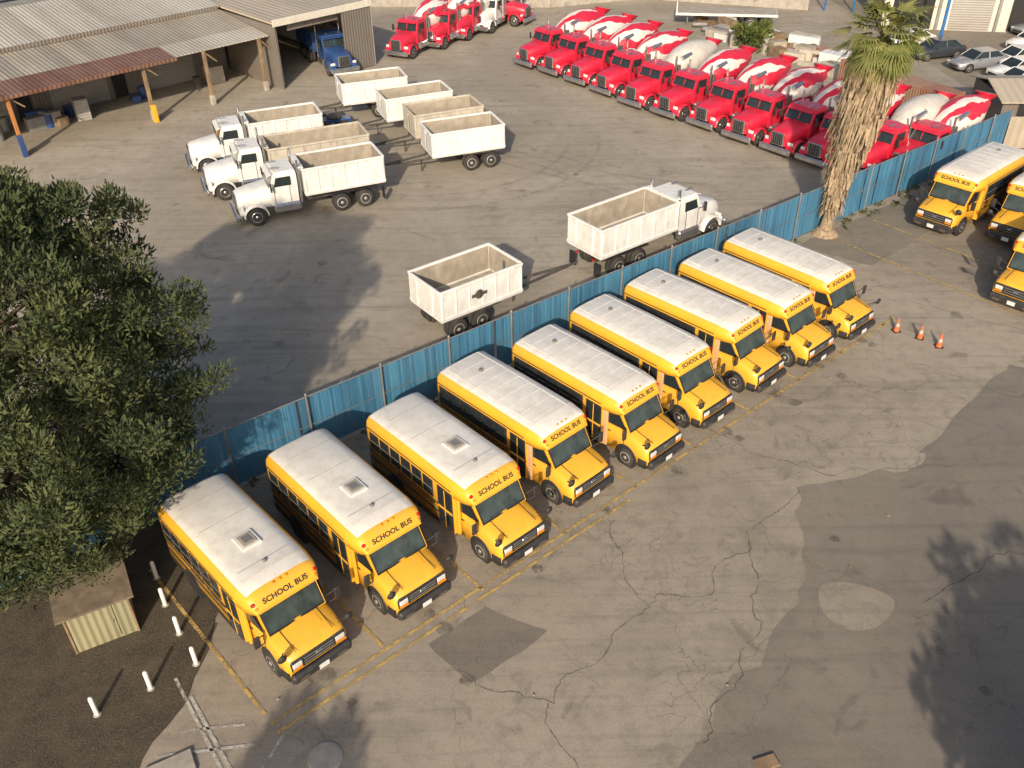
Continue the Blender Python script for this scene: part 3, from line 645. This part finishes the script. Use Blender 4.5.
for i in range(26):
    x=random.uniform(-36,-2); y=random.uniform(4.2,6.4); h=random.uniform(.4,1.5)
    if random.random()<.5: b.box((x,y,h/2),(random.uniform(.5,1.4),random.uniform(.5,1.1),h),random.choice(['wood','grey','conc','rollup','blue']),.02,rz=random.uniform(-.3,.3))
    else: b.cyl((x,y,0),(x,y,.9),.3,random.choice(['blue','frame','grey','rust']),n=14)
place(b.obj('stored_drums_and_crates'),(-17.5,69.5),44)
# ---------------------------------------------------------------- background right/top
def bldg(name,L,D,H,bays,wall='wallw',roof='roofB',loc=(0,0),rz=0,bh=3.6):
    b=MB(); b.box((L/2,D/2,H/2),(L,D,H),wall,.03); b.box((L/2,D/2,H+.15),(L+.3,D+.3,.3),wall,.03); slab(b,.3,L-.3,.3,D-.3,H+.34,H+.40,.05,roof)
    for i in range(bays):
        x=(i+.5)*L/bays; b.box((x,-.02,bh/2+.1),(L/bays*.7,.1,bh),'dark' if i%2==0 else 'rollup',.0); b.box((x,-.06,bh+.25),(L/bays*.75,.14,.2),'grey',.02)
        b.box((x+L/bays*.45,-.08,bh*.5),(.25,.2,bh),'grey',.02)
    for i in range(5): b.box((random.uniform(2,L-2),random.uniform(2,D-2),H+.8),(1.4,1.2,.8),'grey',.05)
    o=b.obj(name); return place(o,loc,rz)
bldg('white_garage_building',34,16,6.0,7,loc=(33.5,84.0),rz=-12,bh=4.2)
b=MB(); b.box((3,2.5,1.1),(6,5,2.2),'wallc',.0); slab(b,-.3,6.3,-.4,2.5,2.15,2.8,.08,'tanroof'); slab(b,-.3,6.3,2.51,5.4,2.8,2.15,.08,'tanroof'); b.box((1.5,-.02,1),(1,.06,1.9),'dark',0); b.box((4.2,-.02,1.3),(1.4,.06,.8),'glass',0)
place(b.obj('tan_roof_shed'),(31.9,57.4),-4)
bldg('distant_workshop_building',30,14,5.5,5,loc=(2,114),rz=-8)
bldg('distant_workshop_building',26,14,6,4,'wallc','roofA',loc=(-34,120),rz=10)
b=MB()
for p,q in [((4.5,94.0),(14.0,97)),((-16,96),(4.5,94.0)),((14,97),(29,91))]:
    p=Vector(p);q=Vector(q);d=q-p; b.box(((p.x+q.x)/2,(p.y+q.y)/2,1.2),(d.length,.2,2.4),'conc',.02,rz=math.atan2(d.y,d.x))
b.obj('concrete_block_wall')
b=MB(); b.box((0,0,1.3),(6.1,2.44,2.6),'cont',.03)
for x in(-3,3):
    for y in(-1.18,1.18): b.box((x,y,1.3),(.16,.16,2.64),'cont',.01)
for y in(-.5,.5): b.cyl((3.08,y,.2),(3.08,y,2.4),.03,'grey',n=6)
ct=b.obj('shipping_container'); place(ct,(28.8,61.6),118,.72)
inst(ct,'shipping_container',(26.6,66.6),118,.72)
b=MB()
for i in range(110):
    t=random.random(); x=18+10*t+random.uniform(-1.5,1.5); y=85-15*t+random.uniform(-2.5,2.5)
    h=random.uniform(.2,1.3)
    if random.random()<.75: b.box((x,y,h/2),(random.uniform(.6,2.6),random.uniform(.4,1.3),h),random.choice(['wood','grey','conc','tan','tanp','cont','wood','twhite']),.02,rz=2.2+random.uniform(-.4,.4))
    else: b.cyl((x,y,.3),(x+random.uniform(1,3),y+random.uniform(-1,1),.3),.2,random.choice(['grey','rust']),n=10)
b.obj('stacked_yard_materials')
b=MB(); b.box((0,0,1.15),(9,2.5,.2),'twhite',.03); b.box((0,0,1.27),(8.8,2.3,.04),'conc',0); b.box((4.4,0,1.7),(.1,2.4,1.0),'twhite',.02)
for x in(-3.4,-2.2):
    for sy in(-1,1): b.wheel(x,sy*1.05,.5,.25,dual=True)
b.cyl((3.4,.8,0),(3.4,.8,1.1),.07,'grey'); b.cyl((3.4,-.8,0),(3.4,-.8,1.1),.07,'grey')
place(b.obj('flatbed_trailer'),(20.0,86.0),170)
b=MB(); b.cyl((0,0,0),(0,0,8.5),.14,'pole',r1=.1); b.box((.6,0,8.4),(1.4,.25,.12),'grey',.04); b.box((0,0,.3),(.5,.5,.6),'conc',.05)
place(b.obj('blue_light_pole'),(35.9,77.0),0)
b=MB()
for i,x in enumerate((0,2.6,5.2)): b.cyl((x,0,0),(x,0,6),.09,'pole',n=8)
b.box((2.6,0,6),(5.6,.2,.3),'pole',.02); b.box((2.6,0,4.4),(5.6,.15,.15),'pole',.02)
place(b.obj('blue_steel_gantry'),(28.0,91.5),-16)
# ---------------------------------------------------------------- vegetation
def foliage(name,clumps,per,size,k,parent=None,wid=.3,up=.35):
    C=np.array([c for c,_,_ in clumps]); R=np.array([r for _,r,_ in clumps]); n=len(clumps)
    T=np.array([t for _,_,t in clumps])
    idx=np.repeat(np.arange(n),per); m=len(idx)
    d=rng.normal(size=(m,3)); d/=np.linalg.norm(d,axis=1)[:,None]
    rad=rng.random(m)**.4
    P=C[idx]+d*(R[idx]*rad)[:,None]*np.array([1,1,.85])
    out=d+np.array([0,0,up])+rng.normal(size=(m,3))*.4; out/=np.linalg.norm(out,axis=1)[:,None]
    q=rng.normal(size=(m,3)); sd=np.cross(out,q); sd/=np.linalg.norm(sd,axis=1)[:,None]
    s=size*(.6+.8*rng.random(m))[:,None]
    V=np.stack([P-sd*s*wid*.5,P+sd*s*wid*.5,P+out*s+sd*s*wid*.18,P+out*s-sd*s*wid*.18],1).reshape(-1,3)
    F=np.arange(4*m).reshape(-1,4)
    me=bpy.data.meshes.new(name); me.from_pydata(V.tolist(),[],F.tolist())
    ca=me.color_attributes.new('tint','FLOAT_COLOR','POINT')
    t=np.clip(T[idx]+rng.normal(size=m)*.16,0,1); g=np.clip(rng.random(m)**2.2,0,1)
    col=np.ones((m,4)); col[:,0]=t; col[:,1]=g; ca.data.foreach_set('color',np.repeat(col,4,0).ravel())
    me.materials.append(M[k]); o=bpy.data.objects.new(name,me); link(o)
    if parent: o.parent=parent
    return o
def tree(name,x,y,prof_,H,count,per,size,k,cr=(.6,1.1),wid=.3,seed=1,trunk=.45,amp=(.28,.2),zj=.2,up=.35):
    random.seed(seed); b=MB()
    b.M=Matrix.Translation((x,y,0))
    b.cyl((0,0,0),(.1,0,H*.35),trunk,'bark',r1=trunk*.7,n=12); b.cyl((.1,0,H*.35),(.15,.1,H*.85),trunk*.7,'bark',r1=.08,n=10)
    cl=[]
    def rad(z):
        for (za,ra),(zb,rb) in zip(prof_[:-1],prof_[1:]):
            if za<=z<=zb: return ra+(rb-ra)*(z-za)/(zb-za)
        return prof_[-1][1]
    zs0,zs1=prof_[0][0],prof_[-1][0]
    while len(cl)<count:
        z=random.uniform(zs0,zs1); r=rad(z)
        if random.random()>(r+.6)/7: continue
        th=random.uniform(0,2*math.pi)
        lump=1+amp[0]*noise.noise((math.cos(th)*1.4+seed,math.sin(th)*1.4,z*.3))*1.3+amp[1]*noise.noise((math.cos(th)*4.2+seed,math.sin(th)*4.2,z*.9))*1.3
        rr=r*lump*random.choice([1,1,1,1,.93,.82,.62])
        p=(x+rr*math.cos(th),y+rr*math.sin(th),z+random.uniform(-zj,zj))
        cl.append((p,random.uniform(*cr),random.random()**1.3))
        if len(cl)%12==0:
            zb=max(H*.12,z-1.8); b.cyl((0.05,0,zb),((p[0]-x)*.85,(p[1]-y)*.85,p[2]-.3),.09,'bark',r1=.03,n=6)
    t=b.obj(name)
    foliage('foliage',cl,per,size,k,parent=t,wid=wid,up=up)
    return t
tree('pine_tree',-14.7,20.6,[(1.7,2.4),(3,4.0),(6,5.1),(9,5.1),(11,4.1),(12.2,2.6),(13.1,.8)],12.5,1500,120,.135,'pine',(.32,.62),.45,3,amp=(.18,.30),up=.9)
tree('street_tree',14.9,2.4,[(2.2,2.6),(4,4.3),(6,4.3),(8.0,2.0)],7.4,210,110,.24,'leaf',(.6,.95),1.0,5,.25,amp=(.2,.35))
tree('street_tree',-7.4,.4,[(2,1.4),(4,2.2),(5.6,1.9),(6.8,.8)],6.5,70,100,.26,'leaf',(.5,.8),.9,8,.25)
for i,(x,y,h) in enumerate([(14.5,99,6),(18,98.6,5),(11.0,98.5,4.5),(24.5,94.5,4.5)]):
    tree('background_tree',x,y,[(1,h*.25),(h*.5,h*.36),(h*.8,h*.28),(h,.3)],h,36,70,.45,'leaf',(.6,1.0),.5,20+i,.2)
cl=[((20.6+random.uniform(-1.3,1.3),77.6+random.uniform(-1,1),random.uniform(.4,1.8)),.6,random.random()) for _ in range(16)]
foliage('green_shrub',cl,110,.35,'leaf',wid=.5)
cl=[((*FN(random.uniform(-5,56),25.0-random.random()**3*.9),.04),random.uniform(.08,.22),random.random()) for _ in range(110)]
foliage('fence_line_weeds',cl,26,.1,'pine',wid=.6)
# palm
b=MB(); px,py=16.6,43.2
pts=[(0,0,0,.40),(.05,0,1,.27),(.15,0,3,.27),(.35,0,5,.32),(.6,0,7,.36),(.95,0,9.9,.3)]
for p,q in zip(pts[:-1],pts[1:]): b.cyl((px+p[0],py,p[2]),(px+q[0],py,q[2]),p[3],'thatch',r1=q[3],n=14)
b.lathe((px,py,0),(0,0,1),[(0,.75),(.12,.6),(.3,.42)],'thatch',14)
def axis(z): 
    for p,q in zip(pts[:-1],pts[1:]):
        if p[2]<=z<=q[2]: return p[0]+(q[0]-p[0])*(z-p[2])/(q[2]-p[2])
    return .95
for i in range(3600):
    z=1.2+8.5*random.random()**.7; th=random.uniform(0,6.283); f=min(1,max(0,(z-1.4)/5.2))
    r=.28+(.16+.78*f**1.2)*random.random(); L=random.uniform(.5,1.3)*(0.45+.6*f); w=random.uniform(.03,.085)
    c,s=math.cos(th),math.sin(th); x0=px+axis(z)+r*c; y0=py+r*s
    r2=r+random.uniform(-.2,.22); tw=random.uniform(-.9,.9); tx,ty=-s+c*tw,c+s*tw
    x1=px+axis(max(0,z-L))+r2*c+random.uniform(-.1,.1); y1=py+r2*s
    b.add([(x0-tx*w,y0-ty*w,z),(x0+tx*w,y0+ty*w,z),(x1+tx*w*.3,y1+ty*w*.3,z-L),(x1-tx*w*.3,y1-ty*w*.3,z-L)],[(0,1,2,3)],'thatch')
pt=b.obj('palm_tree')
V=[];F=[];COL=[]
top=Vector((px+.95,py,10.0))
for i in range(84):
    th=random.uniform(0,6.283); el=random.uniform(-.8,1.35); L=random.uniform(1.8,2.8); droop=random.uniform(.4,1.1)
    h=Vector((math.cos(th),math.sin(th),0)); p=top.copy()+h*.15; e=el; tint=random.random() if el>-.2 else 0.2; brown=1.0 if el<-.35 else random.random()*.5
    stem=[p.copy()]
    for s_ in range(6):
        p=p+(h*math.cos(e)+Vector((0,0,math.sin(e))))*L/6; e-=droop/6; stem.append(p.copy())
    base=stem[3]; dirv=(stem[5]-stem[3]).normalized(); side=Vector((-h.y,h.x,0))
    o=len(V); w=side*.03; V+=[stem[0]-w,stem[0]+w,base+w,base-w]; F.append((o,o+1,o+2,o+3)); COL+=[(tint,brown)]*4
    for k in range(17):
        a=-1.35+2.7*k/16; dd=(dirv*math.cos(a)+side*math.sin(a)).normalized(); LL=L*.48*(1-.25*abs(a))*random.uniform(.85,1.1); nrm=dirv.cross(side)
        q=base+dd*LL*.55; tip=base+dd*LL+Vector((0,0,-.25*LL*random.uniform(.2,1.6))); ww=dd.cross(nrm).normalized()*.045
        o=len(V); V+=[base,q-ww,tip,q+ww]; F.append((o,o+1,o+2,o+3)); COL+=[(tint,brown)]*4
me=bpy.data.meshes.new('palm_fronds'); me.from_pydata([tuple(v) for v in V],[],F); ca=me.color_attributes.new('tint','FLOAT_COLOR','POINT')
ca.data.foreach_set('color',np.array([(a_,b_,0,1) for a_,b_ in COL],dtype=float).ravel()); me.materials.append(M['palm'])
o=bpy.data.objects.new('fronds',me); link(o); o.parent=pt
# ---------------------------------------------------------------- shed, bollards, cones
b=MB(); b.box((0,0,.8),(1.75,1.5,1.6),'shed',.02)
slab(b,-1.05,1.05,-.95,.95,1.62,1.86,.07,'brown'); b.box((0,-.77,.8),(.8,.03,1.35),'shed',.01); 
for x in(-.86,.86): b.box((x,-.76,.8),(.07,.05,1.6),'wood',.01)
b.box((.3,-.8,.8),(.06,.04,.12),'grey',.01)
place(b.obj('garden_shed'),(-12.3,18.0),28)
b=MB(); b.lathe((0,0,0),(0,0,1),[(0,.065),(.68,.065),(.73,.05),(.75,.01)],'postw',14); b.lathe((0,0,.0),(0,0,1),[(0,.12),(.03,.1)],'conc',12)
bo=b.obj('bollard'); P=[(-11.3,19.8),(-10.7,18.7),(-9.95,17.6),(-9.15,16.5),(-10.2,15.7),(-11.4,14.9)]
place(bo,P[0],0)
for p in P[1:]: inst(bo,'bollard',p,random.uniform(0,360))
b=MB(); b.box((0,0,.02),(.38,.38,.04),'blk',.01); b.lathe((0,0,.04),(0,0,1),[(0,.15),(.25,.11),(.26,.108),(.42,.075),(.43,.072),(.68,.025),(.7,.01)],['cone','cone','coneband','cone','cone','cone'],16)
co=b.obj('traffic_cone'); place(co,(16.9,33.5),10,.9)
for p in[(17.7,32.9),(18.25,32.2)]: inst(co,'traffic_cone',p,random.uniform(0,90),.9)
b=MB()
for i in range(50):
    x,y=random.choice([(random.uniform(-9,20),random.uniform(13,30)),(random.uniform(-10,10),random.uniform(38,70))])
    b.box((x,y,.04),(random.uniform(.04,.1),random.uniform(.03,.08),.02),random.choice(['wood','conc','tan']),.004,rz=random.uniform(0,3))
b.box((6.3,13.1,.05),(.6,.35,.05),'wood',.01,rz=.3)
b.obj('scattered_debris')
# ---------------------------------------------------------------- camera, light
f=903.17; th=math.radians(35.3526); ro=math.radians(1.052)
R=Vector((1,0,0)); Uv=Vector((0,math.sin(th),math.cos(th))); Fv=Vector((0,math.cos(th),-math.sin(th)))
R2=R*math.cos(ro)-Uv*math.sin(ro); U2=R*math.sin(ro)+Uv*math.cos(ro)
cam=bpy.data.cameras.new('camera'); cam.lens=f*36/1024; cam.sensor_width=36; cam.clip_end=3000; cam.clip_start=.5
c=bpy.data.objects.new('camera',cam); link(c); m=Matrix((R2,U2,-Fv)).transposed().to_4x4(); m.translation=(0,0,21.299); c.matrix_world=m; S.camera=c
el=math.radians(26.5); dirv=Vector((.13,1,0)).normalized()*math.cos(el)+Vector((0,0,-math.sin(el)))
L=bpy.data.lights.new('sun','SUN'); L.energy=5; L.angle=math.radians(.9); L.color=(1,.85,.65); lo=bpy.data.objects.new('sun',L); link(lo); lo.rotation_euler=dirv.to_track_quat('-Z','Y').to_euler()
w=bpy.data.worlds.new('World'); S.world=w; w.use_nodes=True; nt=w.node_tree; sk=nt.nodes.new('ShaderNodeTexSky'); sk.sky_type='NISHITA'; sk.sun_disc=False
sk.sun_elevation=el; sk.sun_rotation=math.radians(187.4); sk.dust_density=4; sk.air_density=1.0
nt.links.new(sk.outputs[0],nt.nodes['Background'].inputs[0]); nt.nodes['Background'].inputs[1].default_value=.15
S.view_settings.view_transform='Standard'; S.view_settings.look='None'; S.view_settings.exposure=0; S.view_settings.gamma=1
